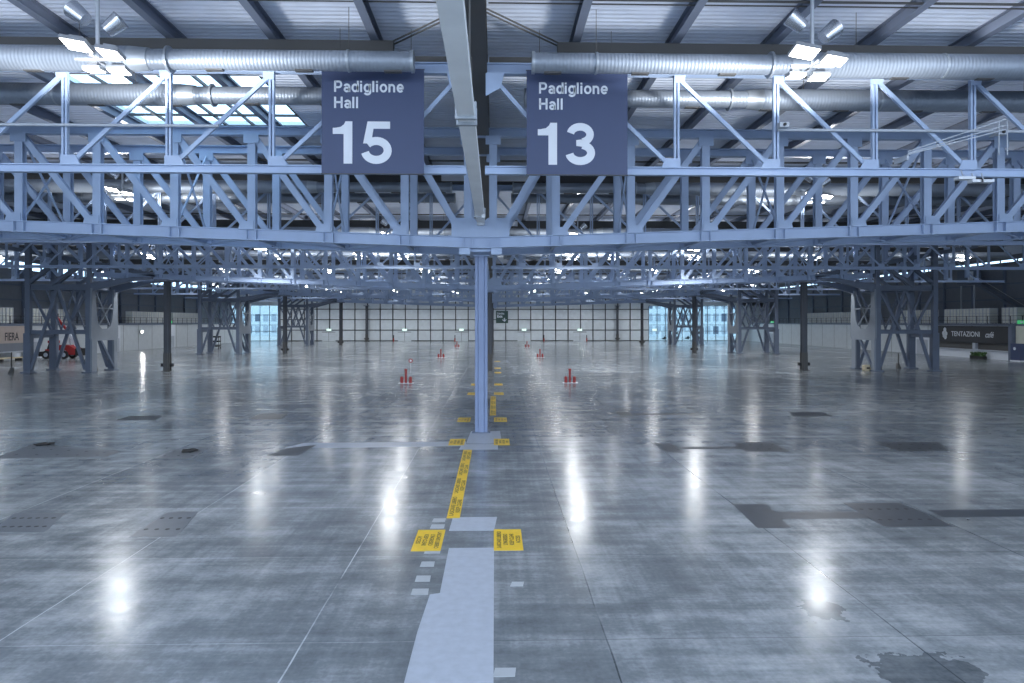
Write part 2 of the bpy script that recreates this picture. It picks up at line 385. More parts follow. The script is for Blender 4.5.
# ------------------------------------------------------------------ ducts
def make_duct():
    t = thing('air_duct','galvanised round air duct nearest the camera, left of the axis above hall sign 15','duct',(-1.70,19.0,11.84),group='round air ducts')
    MB().tube((0,0,0),(-7.2,0,0),.275,28).build('duct_pipe','duct',t)
    MB().tube((-7.2,0,0),(-7.7,0,0),.30,28,.345).build('reducer','duct_plain',t)
    MB().tube((-7.7,0,0),(-55,0,0),.345,28).build('duct_pipe','duct',t)
    MB().tube((0.03,0,0),(-.05,0,0),.305,28).build('end_cap','duct_plain',t)
    for i in range(12):
        x = -.55-2.45*i
        r = .29 if x > -7.2 else .345
        MB().box((x-.24,-.08,-r-.012),(x+.24,.08,-r+.03)).build('air_slot','dark',t)
        if i % 2: MB().tube((x+1.2,0,0),(x+1.26,0,0),r+.012,28).build('band','duct_plain',t)
        if i % 3 == 1: MB().tube((x+1.23,0,r-.02),(x+1.23,0,1.5),.009,5,caps=False).build('hanger','dark',t)
    return t
duct = make_duct()
def mirror(o, loc, label):
    c = dup(o, loc, label, math.pi); return c
mirror(duct,(1.63,19.0,11.84),'galvanised round air duct nearest the camera, right of the axis above hall sign 13')
for k in range(0,8):
    Yk = 20.3+18*k
    for j,dy in enumerate((-1.3,1.8)):
        if k == 0 and j == 0: continue
        wh = ('before','behind')[j]
        dup(duct,(-1.78,Yk+dy,11.88),'round air duct left of the axis, just %s the %s lattice girder from the camera' % (wh, ORD[k]))
        mirror(duct,(1.55,Yk+dy,11.88),'round air duct right of the axis, just %s the %s lattice girder from the camera' % (wh, ORD[k]))

# ------------------------------------------------------------------ roof beams, valley girder, rods
for k in range(-19,20):
    if k == 0: continue
    sd = 'left' if k < 0 else 'right'
    o = MB().ibeam((3.0*k,Y0,13.17),(3.0*k,Y1,13.17),.24,.36,n=(0,0,1)).build('roof_beam','purlin')
    tag(o,'dark steel lengthwise roof beam, %s one to the %s of the central valley girder' % (ORD[abs(k)-1],sd),'beam','lengthwise roof beams')
v = thing('valley_girder','dark deep girder running lengthwise under the roof along the hall axis','girder',(0,Y0,12))
MB().ibeam((.05,0,.65),(.05,Y1-Y0,.65),.58,1.3,n=(0,0,1),t=.05,wt=.06).build('web_and_flanges','dark',v)
s_ = MB()
for i in range(70): s_.box((-.22,i*2.5,.05),(.32,i*2.5+.03,1.25))
s_.build('stiffener','dark',v,'stuff') if False else s_.build('stiffeners','dark',v)
v2 = thing('axis_tube','light grey square drain tube running lengthwise towards the central column','tube',(0.03,-6,8.45))
MB().box((-.16,0,0),(.16,32.2,.22)).build('tube','tubepaint',v2)
MB().box((-.2,18.7,-.05),(.2,18.8,.27)).box((-.2,19.1,-.05),(.2,19.2,.27)).box((-.2,30.6,-.05),(.2,30.7,.27)).build('clamp','duct_plain',v2)
MB().tube((0,32.36,-.1),(0,32.36,.32),.15,14).build('drain_pot','plate',v2)
MB().box((.08,30.0,-.16),(.18,30.2,-.04)).build('junction_box','white',v2)
for i in range(4): MB().bar((-.1 if i%2 else .1,4+7*i,.22),(-.1 if i%2 else .1,4+7*i,3.6),.03,.03).build('hanger','dark',v2)
names = ['nearest the camera','beyond the nearest box truss','before the third lattice girder']
for k in range(3):
    for sg in (-1,1):
        b = MB()
        for dx in (0,.22):
            b.bar((sg*.35,18.45+18*k+dx,13.08),(sg*3.0,21.0+18*k+dx,13.0),.035,.035,n=(0,0,1))
        tag(b.build('roof_brace','dark'),'thin double roof brace rod %s of the valley girder, %s'.replace('roof ','') % ('left' if sg<0 else 'right', names[k]),'rod')
for k,(yy) in enumerate((17.9,35.9,53.9)):
    for sg in (-1,1):
        b = MB().bar((sg*.4,yy,13.1),(sg*56,yy,13.1),.05,.05,n=(0,0,1)).bar((sg*.4,yy+.25,13.1),(sg*56,yy+.25,13.1),.03,.03,n=(0,0,1))
        tag(b.build('tie_rod','dark'),'thin crosswise roof tie rods %s of the axis, %s' % ('left' if sg<0 else 'right', names[k]),'rod')

# ------------------------------------------------------------------ columns
def hcol(mb, z0, z1, W=.56, Dp=.5):
    a = W/2; b = Dp/2
    mb.sect((0,0,z0),(0,0,z1),[(-a,-b+.03),(-a+.12,-b+.03),(-a+.15,-b-.03),(a-.15,-b-.03),(a-.12,-b+.03),(a,-b+.03),(a,-b+.09),(a-.14,-b+.11),(a-.14,b-.11),(a,b-.09),(a,b-.03),(a-.12,b-.03),(a-.15,b+.03),(-a+.15,b+.03),(-a+.12,b-.03),(-a,b-.03),(-a,b-.09),(-a+.14,b-.11),(-a+.14,-b+.11),(-a,-b+.09)],(0,1,0))
cc = thing('steel_column','tall pale blue central steel column standing nearest the camera','column',(0,28.7,0),group='central columns')
m_ = MB(); hcol(m_,.03,7.42,.52); m_.build('shaft','blue_shaded',cc)
MB().box((-.38,-.36,0),(.38,.36,.04)).build('base_plate','tower',cc)
MB().box((-.33,-.33,7.36),(.33,.33,7.42)).build('cap_plate','blue',cc)
MB().box((.29,-.3,1.15),(.34,-.22,1.4)).build('switch_box','rubber',cc)
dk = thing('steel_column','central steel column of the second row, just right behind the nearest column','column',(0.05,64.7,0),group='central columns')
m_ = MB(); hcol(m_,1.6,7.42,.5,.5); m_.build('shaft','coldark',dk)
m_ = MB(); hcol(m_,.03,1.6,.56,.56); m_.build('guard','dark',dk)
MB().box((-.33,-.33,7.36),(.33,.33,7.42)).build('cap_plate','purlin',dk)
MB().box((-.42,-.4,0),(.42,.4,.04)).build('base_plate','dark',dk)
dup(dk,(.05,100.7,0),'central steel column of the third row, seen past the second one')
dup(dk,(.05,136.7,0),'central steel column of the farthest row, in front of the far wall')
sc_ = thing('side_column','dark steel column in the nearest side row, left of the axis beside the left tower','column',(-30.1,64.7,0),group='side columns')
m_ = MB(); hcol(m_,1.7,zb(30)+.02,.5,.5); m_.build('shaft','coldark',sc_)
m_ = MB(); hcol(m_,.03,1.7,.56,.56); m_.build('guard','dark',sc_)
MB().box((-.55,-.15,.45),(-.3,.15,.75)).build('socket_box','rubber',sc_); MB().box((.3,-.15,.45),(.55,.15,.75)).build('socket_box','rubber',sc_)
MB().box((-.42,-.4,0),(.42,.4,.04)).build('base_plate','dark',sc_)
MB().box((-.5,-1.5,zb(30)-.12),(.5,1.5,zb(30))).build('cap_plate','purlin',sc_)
for k in (1,2,3,4):
    for sg in (-1,1):
        if k == 1 and sg < 0: continue
        y = 28.7+36*k if k < 4 else 164.2
        dup(sc_,(sg*30.15,y,0),'dark steel column %s of the axis in the %s side row%s' % ('left' if sg<0 else 'right', ['','nearest','second','third','farthest'][k], '' if k<4 else ' against the far wall'))

# ------------------------------------------------------------------ lattice towers
def make_tower():
    # local: x 0 = inner legs, x -6 = outer legs; y -1.8 front, +1.8 rear
    t = thing('lattice_tower','grey-blue lattice tower standing nearest on the left, red telehandler behind it','tower',(-36.3,64.8,0),group='lattice towers')
    for y in (-1.8,1.8):
        MB().bar((-5.45,y,0),(-5.45,y,3.6),.62,.5).bar((-5.45,y,3.6),(-5.45,y,12.0),.44,.4).build('leg','tower',t)
        MB().bar((0,y,0),(0,y,7.7),.46,.5).bar((0,y,7.7),(0,y,12.0),.36,.36).build('leg','tower',t)
        MB().box((-5.9,y-.45,0),(-5.0,y+.45,.12)).build('base_plate','tower',t); MB().box((-.45,y-.45,0),(.45,y+.45,.12)).build('base_plate','tower',t)
        MB().ibeam((-5.45,y,7.8),(0,y,7.8),.36,.5,n=(0,0,1),t=.06).build('upper_beam','tower',t)
        MB().ibeam((-5.45,y,3.7),(0,y,3.7),.3,.36,n=(0,0,1),t=.05).build('lower_beam','tower',t)
        MB().bar((-2.8,y-.1,7.6),(-5.15,y-.1,.3),.26,.2).build('brace','tower',t)
        MB().bar((-2.65,y-.1,7.6),(-.3,y-.1,.3),.26,.2).build('brace','tower',t)
        MB().bar((-5.25,y+.12,7.5),(-3.5,y+.12,3.9),.2,.16).build('brace','tower',t)
        MB().bar((-.2,y+.12,7.5),(-2.1,y+.12,3.9),.2,.16).build('brace','tower',t)
        MB().bar((-2.7,y+.3,3.9),(-4.0,y+.3,7.5),.12,.1).bar((-2.7,y+.3,3.9),(-1.6,y+.3,7.5),.12,.1).build('brace','tower',t)
        MB().ibeam((-5.45,y,8.1),(-2.8,y,10.2),.34,.34).build('knee_strut','tower',t)
        MB().bar((-3.4,y,8.0),(-.2,y,10.2),.3,.3).build('knee_strut','tower',t)
        MB().prism([(0.1,y-.14,7.35),(0.1,y-.14,8.15),(4.0,y-.14,8.72),(5.7,y-.14,8.75),(5.7,y-.14,8.5),(3.8,y-.14,8.35)],(0,.28,0)).build('haunch_beam','tower',t)
    for x in (-5.45,0): MB().ibeam((x,-1.6,7.8),(x,1.6,7.8),.3,.4,n=(0,0,1)).build('side_beam','tower',t)
    MB().bar((-5.45,-1.6,3.4),(-5.45,1.6,3.4),.4,.5,n=(0,0,1)).build('side_beam','tower',t)
    pl = [(-2.06,7.7),(-1.56,7.7),(-1.4,5.9),(-1.2,4.8),(-.9,4.25),(-.5,4.0),(.5,4.0),(.9,4.25),(1.2,4.8),(1.4,5.9),(1.56,7.7),(2.06,7.7),(2.2,4.3),(2.2,3.2),(2.06,2.9),(2.06,.1),(1.56,.1),(1.5,2.9),(-1.3,2.9),(-1.3,.1),(-2.06,.1),(-2.06,2.9),(-2.2,3.2),(-2.2,4.3)]
    MB().prism([(.24,y,z) for y,z in pl],(.16,0,0)).build('portal_plate','portal',t)
    MB().bar((.3,-1.5,5.9),(.3,1.5,5.9),.12,.22,n=(1,0,0)).build('portal_rail','portal',t)
    MB().bar((.3,-1.5,7.6),(.3,.9,4.3),.12,.1,n=(1,0,0)).build('portal_brace','portal',t)
    MB().bar((.3,1.2,6.3),(.3,-.9,4.3),.12,.1,n=(1,0,0)).build('portal_brace','portal',t)
    MB().bar((.3,-.6,2.9),(.3,1.6,.3),.22,.2,n=(1,0,0)).build('portal_brace','tower',t)
    return t
tw = make_tower()
RN = ['nearest','second','farthest']
tr_ = []
for k in range(3):
    for sg in (-1,1):
        if k == 0 and sg < 0: continue
        tr_.append(dup(tw,(sg*36.3,64.8+36*k,0),['grey-blue lattice tower standing nearest on the right, beside the charcoal cafe front','grey-blue lattice tower of the second row, on the %s side','small-looking lattice tower of the farthest row, on the %s side before the glazing'][k].replace('%s','left' if sg<0 else 'right'),0 if sg<0 else math.pi))

# ------------------------------------------------------------------ hall signs
def strokes(mb, x, y, h, T, paths, W, polys=(), th=.012):
    # bold sans letters from strokes along centre lines, flat ended
    for pts in paths:
        n = len(pts); Lf = []; Rt = []
        for i,p in enumerate(pts):
            a = pts[max(i-1,0)]; b = pts[min(i+1,n-1)]; dx, dy = b[0]-a[0], b[1]-a[1]; l = math.hypot(dx,dy); nx, ny = -dy/l, dx/l
            Lf.append((p[0]+nx*W/2,p[1]+ny*W/2)); Rt.append((p[0]-nx*W/2,p[1]-ny*W/2))
        for i in range(n-1): mb.prism([(x+a*h,T,y+b*h) for a,b in (Lf[i],Lf[i+1],Rt[i+1],Rt[i])],(0,-th,0))
    for pl in polys: mb.prism([(x+a*h,T,y+b*h) for a,b in pl],(0,-th,0))
def arc(cx,cy,rx,ry,a0,a1,k=20): return [(cx+rx*math.cos(math.radians(a0+(a1-a0)*i/k)),cy+ry*math.sin(math.radians(a0+(a1-a0)*i/k))) for i in range(k+1)]
def digit(mb, ch, x, y, h, T):
    if ch == '1': strokes(mb,x,y,h,T,[],.2,[[(.255,0),(.46,0),(.46,1.0),(.30,1.0),(.265,.93),(.19,.87),(.06,.845),(.0,.845),(.0,.70),(.255,.70)]])
    if ch == '3': strokes(mb,x,y,h,T,[arc(.355,.725,.235,.185,170,-75)],.18,[[(.26,.45),(.42,.43),(.42,.61),(.26,.59)]]); strokes(mb,x,y,h,T-.001,[arc(.355,.285,.26,.195,78,-172)],.19)
    if ch == '5': strokes(mb,x,y,h,T,[],.2,[[(.16,1.0),(.69,1.0),(.69,.83),(.30,.83),(.265,.62),(.20,.48),(.055,.48)]]); strokes(mb,x,y,h,T-.001,[arc(.365,.315,.27,.225,140,-168,28)],.19)
def word(mb, s_, x, y, h, T):
    # h = cap height; x-height .73
    W = .175; X = .365; h0 = h 
    for ch in s_:
        adv = 0; pa = []; po = []
        if ch == 'P': pa = [[(.08,0),(.08,1)],[(.08,.925),(.42,.925)]+arc(.42,.67,.20,.255,90,-90,12)[1:]+[(.08,.415)]]; adv = .80
        if ch == 'H': pa = [[(.08,0),(.08,1)],[(.66,0),(.66,1)],[(.08,.52),(.66,.52)]]; adv = .86
        if ch in 'dg': pa = [arc(.30,X,.225,.30,0,360,24)]; adv = .71
        if ch == 'd': pa += [[(.56,0),(.56,1)]]
        if ch == 'g': pa += [[(.56,.73),(.56,.0)]+arc(.32,-.02,.24,.18,0,-165,12)[1:]]
        if ch == 'a': pa = [arc(.28,.48,.21,.18,165,10,10)+[(.50,.45),(.50,.0)],arc(.27,.22,.19,.16,0,360,20)]; adv = .66
        if ch == 'i': pa = [[(.09,0),(.09,.73)],[(.09,.84),(.09,1)]]; adv = .29
        if ch == 'l': pa = [[(.09,0),(.09,1)]]; adv = .29
        if ch == 'o': pa = [arc(.33,X,.25,.30,0,360,26)]; adv = .73
        if ch == 'n': pa = [[(.09,0),(.09,.73)],arc(.30,.42,.21,.235,150,0,12)+[(.51,0)]]; adv = .70
        if ch == 'e': pa = [arc(.31,X,.235,.30,-2,320,24),[(.12,.35),(.60,.35)]]; adv = .68
        strokes(mb,x,y,h,T,pa,W,po); x += (adv+.04)*h
def hallsign(cx, num, label, wires):
    t = thing('hall_sign',label,'sign',(cx,19.85,8.92),group='hanging hall signs')
    MB().box((-1.475,0,0),(1.475,.06,3.02)).build('panel','sign',t)
    MB().box((-1.49,-.005,-.015),(1.49,.07,.0)).box((-1.49,-.005,3.02),(1.49,.07,3.035)).build('frame_edge','dark',t)
    b = MB(); word(b,'Padiglione',-1.11,2.35,.325,-.001); word(b,'Hall',-1.11,1.885,.325,-.001); b.build('lettering','white',t)
    b = MB(); digit(b,num[0],-1.15,.28,1.22,-.001); digit(b,num[1],-.345,.28,1.22,-.001)
    b.build('numeral','white',t)
    for sx in (-1,1): MB().box((sx*.9-.1,.06,.1),(sx*.9+.1,.3,.3)).build('bracket','plate',t)
    for x in wires: MB().tube((x,.03,3.03),(x,.03,4.2),.008,5).build('wire','dark',t)
hallsign(-2.96,'15','dark blue hanging sign reading Padiglione Hall 15, left of the axis',(-.95,1.1))
hallsign(2.97,'13','dark blue hanging sign reading Padiglione Hall 13, right of the axis',(-1.1,1.0))

# ------------------------------------------------------------------ lamp clusters
def make_lamp():
    t = thing('ceiling_lamp','cluster','lamp',(-9.7,17.3,13.0),group='floodlight clusters under the roof')
    MB().tube((0,0,0),(0,0,-1.85),.05,8).build('pole','plate',t)
    MB().box((-.55,-.03,-1.86),(.55,.03,-1.80)).box((-.03,-.4,-1.86),(.03,.4,-1.80)).build('crossbar','housing',t)
    for (x,y,z,ry,rx,s) in ((-.34,-.3,-1.60,10,14,.32),(.44,-.25,-1.78,10,10,.28),(-.28,.35,-1.98,0,-6,.22),(.34,.35,-2.0,0,6,.24)):
        R = Matrix.Translation((x,y,z)) @ Matrix.Rotation(math.radians(ry),4,'Y') @ Matrix.Rotation(math.radians(-rx),4,'X')
        hb = MB().box((-s,-s*.75,0),(s,s*.75,.10)); hb.box((-s*.55,-s*.4,.1),(s*.55,s*.4,.2)); hb.v = [tuple(R@Vector(p)) for p in hb.v]
        h = hb.build('floodlight','housing',t)
        lb = MB().box((-s*.9,-s*.66,-.012),(s*.9,s*.66,-.002)); lb.v = [tuple(R@Vector(p)) for p in lb.v]
        lb.build('lens','lens',h)
    for (x,z,dx) in ((-.42,-.72,-.34),(.42,-.98,.34)):
        MB().tube((x-dx*.5,-.05,z-.14),(x+dx*.55,-.05,z+.14),.17,16,.23,caps=True).build('reflector','drum',t)
    ld = bpy.data.lights.new('bulb','POINT'); ld.energy = LAMP_W; ld.color = (.96,.98,1.0); ld.shadow_soft_size = .45; photometry(ld)
    lo = bpy.data.objects.new('bulb',ld); COL.objects.link(lo); lo.location = (0,-.35,-2.8); lo.parent = t
    return t
lamp = make_lamp()
rows = [(17.3,(-9.35,8.7)),(35.8,(-18.7,17.6)),(52.9,(-7.5,7.0)),(60,(-20,18.2)),(69,(-49,-34,-21.6,-13,-8.8,8.3,12.6,20.8,33,48.5)),(88,(-50,-34,-21,-8.5,8.5,21,34,48)),(106.5,(-48,-34,-21,-8.5,8.5,21,34,48)),(124.5,(-50,-34,-21,-8.5,8.5,21,34,48)),(142.5,(-48,-34,-21,-8.5,8.5,21,34,48)),(156,(-48,-34,-21,-8.5,8.5,21,34,48))]
far_lamp = copy_tree(lamp)
for ch in far_lamp.children:
    if ch.type == 'LIGHT':
        ch.data = ch.data.copy()
        for nd in ch.data.node_tree.nodes:
            if nd.type == 'MATH' and nd.operation == 'DIVIDE': nd.inputs[0].default_value = .075
            if nd.type == 'MAP_RANGE': nd.inputs[1].default_value = -.09; nd.inputs[2].default_value = -.6
first = True; used_far = False
for ri,(yy,xs) in enumerate(rows):
    nl = sorted([x for x in xs if x<0],reverse=True); nr = sorted([x for x in xs if x>0])
    for x in xs:
        sd = 'left' if x<0 else 'right'; k = (nl if x<0 else nr).index(x)
        lab = ('bright floodlight cluster on a pole nearest the camera, at the upper %s' % sd) if ri == 0 else 'ceiling floodlight cluster, %s row from the camera, %s one %s of the axis' % (ORD[ri],ORD[k],sd)
        if first: lamp['label'] = lab; lamp.location = (x,yy,13.0); first = False
        elif ri < 1: dup(lamp,(x,yy,13.0),lab)
        elif not used_far: far_lamp['label'] = lab; far_lamp.location = (x,yy,13.0); used_far = True
        else: dup(far_lamp,(x,yy,13.0),lab)
# unseen fill lights added behind the camera to brighten deck and truss faces
for x in (-34,-21,-9,9,21,34):
    for yy in (-8,):
        ld = bpy.data.lights.new('rear_fill','POINT'); ld.energy = LAMP_W*.9; ld.color = (.93,.96,1); ld.shadow_soft_size = .4
        lo = bpy.data.objects.new('rear_fill',ld); COL.objects.link(lo); lo.location = (x,yy,10.8)

# unlit floodlights clipped to the lattice girder at upper right
for i,(px,py,s) in enumerate(((970,176,.25),(981,179,.16),(991,179,.2))):
    D = 20.0; x = (px-495)*D/F+CX; z = CZ+(322-py)*D/F
    t = thing('spot_lamp',['square white spotlight under the lattice girder at the far right','small white spotlight between two larger ones at the far right','white spotlight rightmost of the three under the lattice girder'][i],'lamp',(x,D-.1,z))
    MB().box((-s,-.12,-.06),(s,.12,.02)).build('lamp_body','white',t); MB().tube((0,.05,.0),(0,.15,.25),.02,6).build('stem','plate',t)
for i,(px,py) in enumerate(((786,123),(1010,129))):
    D = 19.9; x = (px-495)*D/F+CX; z = CZ+(322-py)*D/F
    t = thing('camera_box',['small camera box on the lattice girder right of hall sign 13','small camera box on the lattice girder near the right edge'][i],'camera',(x,D,z))
    MB().box((-.14,-.1,-.08),(.14,.1,.06)).build('housing','plate',t); MB().tube((0,-.1,-.01),(0,-.14,-.01),.045,10).build('lens_cap','rubber',t); MB().box((-.03,.05,-.03),(.03,.45,.03)).build('bracket','plate',t)
for sg in (-1,1):
    o = MB().tube((sg*(5 if sg>0 else 3.5)*1.0+sg*4,20.15,10.35),(sg*19,20.15,10.35),.045,8).build('conduit_pipe','plate')
    tag(o,'thin pale conduit pipe running crosswise on the lattice girder %s of the signs' % ('left' if sg<0 else 'right'),'pipe')
t = thing('cable_ladder','slanting cable ladder with two hanging rods at the far upper right','bracket',(12.6,19.6,9.5))
for dz in (0,.12,.3): MB().bar((0,0,dz*.3),(2.9,0,.75+dz),.03,.03).build('cable','plate',t)
for x in (2.7,2.95): MB().tube((x,0,0.0),(x,0,1.0),.02,6).build('rod','plate',t)
MB().box((-.03,0,-.15),(.03,.65,.0)).build('foot_bracket','plate',t)

# ------------------------------------------------------------------ floor tapes, plates, marks
def flat(name, pts, m, h=.004, parent=None):
    b = MB(); k = len(pts)
    b.prism([(x,y,h) for x,y in pts][::1],(0,0,-h)) ; return b.build(name,m,parent)
def floor_sign(cx, cy, flip, label):
    t = thing('floor_sign',label,'floor sign',(cx,cy,0),group='yellow floor notices')
    MB().box((-.3,-.7,0),(.3,.7,.005)).build('yellow_sheet','yellow',t)
    lines = ['LASCIARE LIBERO',"L'INGRESSO",'KEEP CLEAR','ACCESS']
    for i,s in enumerate(lines):
        off = -.20+.135*i
        if flip > 0: text(s,.125,'lettering','ink',t,(off+.05,0,.0055),(0,0,math.pi/2),.003,'CENTER',.0005,sx=1.12)
        else: text(s,.125,'lettering','ink',t,(-off-.05,0,.0055),(0,0,-math.pi/2),.003,'CENTER',.0005,sx=1.12)
    return t
wh = ['nearest the camera','just before the nearest central column','just behind the nearest central column','halfway to the second central column']
fsL = floor_sign(-.825,14.5,-1,'yellow floor notice left of the axis, '+wh[0]); fsR = floor_sign(.85,14.5,1,'yellow floor notice right of the axis, '+wh[0])
wh2 = ['before the second box truss','just before the second central column','just behind the second central column','well behind the second central column']
for k,yy in enumerate((26.3,32.3,44.0)):
    dup(fsL,(-.885,yy,0),'yellow floor notice left of the axis, '+wh[k+1]); dup(fsR,(.83,yy,0),'yellow floor notice right of the axis, '+wh[k+1])
for k,yy in enumerate((50.5,62.3,68.3,80)):
    dup(fsL,(-.885,yy,0),'yellow floor notice left of the axis, '+wh2[k]); dup(fsR,(.83,yy,0),'yellow floor notice right of the axis, '+wh2[k])
def tape(cx, y0, y1, label):
    t = thing('floor_tape',label,'floor tape',(cx,(y0+y1)/2,0)); h = (y1-y0)/2
    MB().box((-.155,-h,0),(.155,h,.005)).build('yellow_strip','yellow',t)
    n = 4
    for i in range(n):
        yy = -h+(i+.5)*2*h/n
        text('LASCIARE LIBERO',.15,'lettering','ink',t,(-.015,yy,.0055),(0,0,math.pi/2),.003,'CENTER',.0005,sx=1.5)
        text('KEEP CLEAR',.15,'lettering','ink',t,(.125,yy,.0055),(0,0,math.pi/2),.003,'CENTER',.0005,sx=1.5)
tape(-.41,16.1,24.7,'long yellow floor tape with black words running towards the nearest column')
tape(.47,33.8,42.4,'yellow floor tape with black words seen right behind the nearest column')
def patch(name, pix, m, label, cat='floor patch', dots=0, h=.004):
    pts = [G(*p) for p in pix]; cx = sum(p[0] for p in pts)/len(pts); cy = sum(p[1] for p in pts)/len(pts)
    h = .0028 if name == 'trench_cover' else h
    t = thing(name,label,cat,(cx,cy,0)); P = [(a-cx,b-cy) for a,b in pts]
    flat('sheet',P,m,h,t)
    if dots:
        for i in range(dots):
            for j in range(2):
                u = .12+.76*i/max(dots-1,1); v_ = .28+.44*j
                A_, B_, C_, D_ = P
                x = (A_[0]*(1-u)+D_[0]*u)*(1-v_)+(B_[0]*(1-u)+C_[0]*u)*v_; y = (A_[1]*(1-u)+D_[1]*u)*(1-v_)+(B_[1]*(1-u)+C_[1]*u)*v_
                MB().tube((x,y,h),(x,y,h+.004),.05,8).build('cover_bolt','bolt',t)
    return t
patch('floor_patch',[(404,683),(417.6,631),(430,594),(440,592.5),(449,547.7),(494,547.7),(493.5,683)],'patchl','long pale resin patch on the floor at the bottom centre')
patch('floor_patch',[(449,530.5),(453,517),(497,517),(494,530.5)],'patchl','pale square patch between the two nearest yellow floor notices')
patch('floor_patch',[(459,449.5),(462,444),(498,444),(498,449.5)],'patchl','pale patch on the floor in front of the nearest central column')
patch('floor_patch',[(466,443.5),(471,431),(500,431),(502,443.5)],'patchl','pale square patch around the foot of the nearest central column',h=.003)
patch('floor_patch',[(286,446.8),(305,442.2),(466,441.2),(466,445.8),(330,447.2)],'patchl','long pale crosswise strip on the floor left of the nearest column',h=.002)
for i,(a,b,c,e) in enumerate(((432,518,445,521.5),(430,524,444,528),(424,549,440,553),(420,561,434,566),(415,575,430,581),(411,588,428,594),(510,582,523,586.5),(493,668,515,677))):
    dx = (b+e)/2
    patch('floor_mark',[(a,e),(a+2,b),(c+1,b),(c,e)],'patchw',['small white mark left of the tape end','small white mark above the left yellow notice','small white mark just below the left yellow notice','second small white mark below the left yellow notice','third small white mark below the left yellow notice','lowest small white mark beside the long pale patch','small white mark right of the long pale patch','white mark at the very bottom beside the long pale patch'][i],'floor mark')
patch('cover_plate',[(134,534.5),(172,509.5),(202,509.5),(180,534.5)],'patchm','dark cover plate with bolts left of centre, between two lamp reflections','plate',4)
patch('cover_plate',[(0,529),(22,510),(72,510),(52,529)],'patchm','faint dark cover plate with bolts at the left edge','plate',6)
patch('cover_plate',[(0,456.5),(42,442),(125,450),(112,455)],'patchm','dark cover plate with bolts at the left, nearer the tower','plate',5)
patch('cover_plate',[(158,457),(180,447),(210,447),(196,457)],'patchm','dark cover plate with a puddle left of the pale strip','plate',3)
patch('cover_plate',[(120,419),(135,414.5),(168,414.5),(160,419)],'patchd','thin dark cover plate far left on the floor','plate')
patch('cover_plate',[(250,418.5),(262,413),(290,413),(282,418.5)],'patchd','thin dark cover plate left, behind the pale strip','plate')
patch('cover_plate',[(268,455),(290,447),(318,444),(300,454.5)],'patchd','dark cover plate at the left end of the pale strip','plate')
patch('cover_plate',[(760,530),(735,506),(768,506),(794,530)],'patchd','dark cover plate right, at the near end of the long dark trench','plate')
patch('cover_plate',[(890,530),(848,505.5),(905,505.5),(962,530)],'patchd','large dark cover plate with bolts across the long trench','plate',6)
patch('trench_cover',[(774,514),(864,514),(874,521),(780,521)],'patchd','narrow dark trench cover between two plates at right','trench cover')
patch('trench_cover',[(934,513),(1060,513),(1060,520.5),(950,520.5)],'patchd','narrow dark trench cover running to the right edge','trench cover')
patch('cover_plate',[(668,453.5),(654,444),(672,444),(686,453.5)],'patchd','dark cover plate right of the axis, middle distance, left end','plate',2)
patch('trench_cover',[(680,447.5),(740,447.5),(742,450),(684,450)],'patchd','thin dark trench cover right of the axis, middle distance','trench cover')
patch('cover_plate',[(748,453),(732,443.5),(775,443.5),(795,453)],'patchd','dark cover plate right of the axis, middle distance, right end','plate',4)
patch('cover_plate',[(905,453),(880,444),(945,444),(958,453)],'patchd','dark bolted cover plate in the right middle distance','plate',5)
patch('cover_plate',[(615,412),(628,412),(637,417),(622,417)],'patchd','thin dark cover plate right, before the second truss','plate')
patch('trench_cover',[(634,414),(700,414),(702,415.5),(636,415.5)],'patchd','very thin dark trench line right, before the second truss','trench cover')
patch('cover_plate',[(790,413),(826,413),(837,417.5),(797,417.5)],'patchd','thin dark cover plate right, near the side column','plate')
t = thing('cable_pile','small tangle of black cable lying on the left cover plate','cable',(G(51,443)[0],G(51,443)[1],0))
b = MB()
for i in range(26):
    a0, a1 = i*.9, (i+1)*.9; r0, r1 = .15+.12*math.sin(i*1.7), .15+.12*math.sin((i+1)*1.7)
    b.tube((r0*math.cos(a0)*1.6,r0*math.sin(a0),.03+.01*(i%3)),(r1*math.cos(a1)*1.6,r1*math.sin(a1),.03+.01*((i+1)%3)),.025,6)
b.build('cable_coil','rubber',t)
dup(t,(G(193,450)[0],G(193,450)[1],0),'small tangle of black cable on the plate left of the pale strip',.8)

# ------------------------------------------------------------------ red hydrant posts
def make_post():
    t = thing('hydrant_post','.','hydrant',(0,0,0),group='red hydrant posts')
    MB().tube((0,0,0),(0,0,1.02),.09,12).tube((0,0,.98),(0,0,1.08),.12,12).build('tall_post','red',t)
    for x in (-.30,.34): MB().tube((x,0,.02),(x,0,.45),.12,12).tube((x,0,.42),(x,0,.50),.08,12).build('short_post','red',t)
    MB().box((-.55,-.3,0),(.6,.3,.02)).build('base_pad','white',t)
    return t
hp = make_post(); hp.location = (-6.15,51.7,0); hp['label'] = 'red three-part hydrant post nearest on the left of the axis'
for i,(px,D) in enumerate(((570,51.7),(441,88.5),(540,88.5),(457,125),(527,125))):
    dup(hp,((px-495)*D/F+CX,D,0),'red three-part hydrant post, %s row, %s of the axis' % (['nearest','second','second','farthest','farthest'][i],'left' if px<492 else 'right'))
for i,px in enumerate((394,455,544,587)):
    x = (px-495)*163.8/F+CX
    t = thing('fire_extinguisher','tiny red fire extinguisher at the far wall, %s from the left' % ORD[i],'extinguisher',(x,163.8,0),group='extinguishers at the far wall')
    MB().tube((0,0,0),(0,0,.75),.16,10).build('cylinder_body','red',t); MB().tube((0,0,.75),(0,0,1.0),.06,8).build('valve','rubber',t); MB().box((-.1,.1,.0),(.1,.16,1.5)).build('stand','mull',t)
D = 62.0
t = thing('disc_sign','small red ring sign on a thin stand beyond the left hydrant post','sign',((411-495)*D/F+CX,D,0))
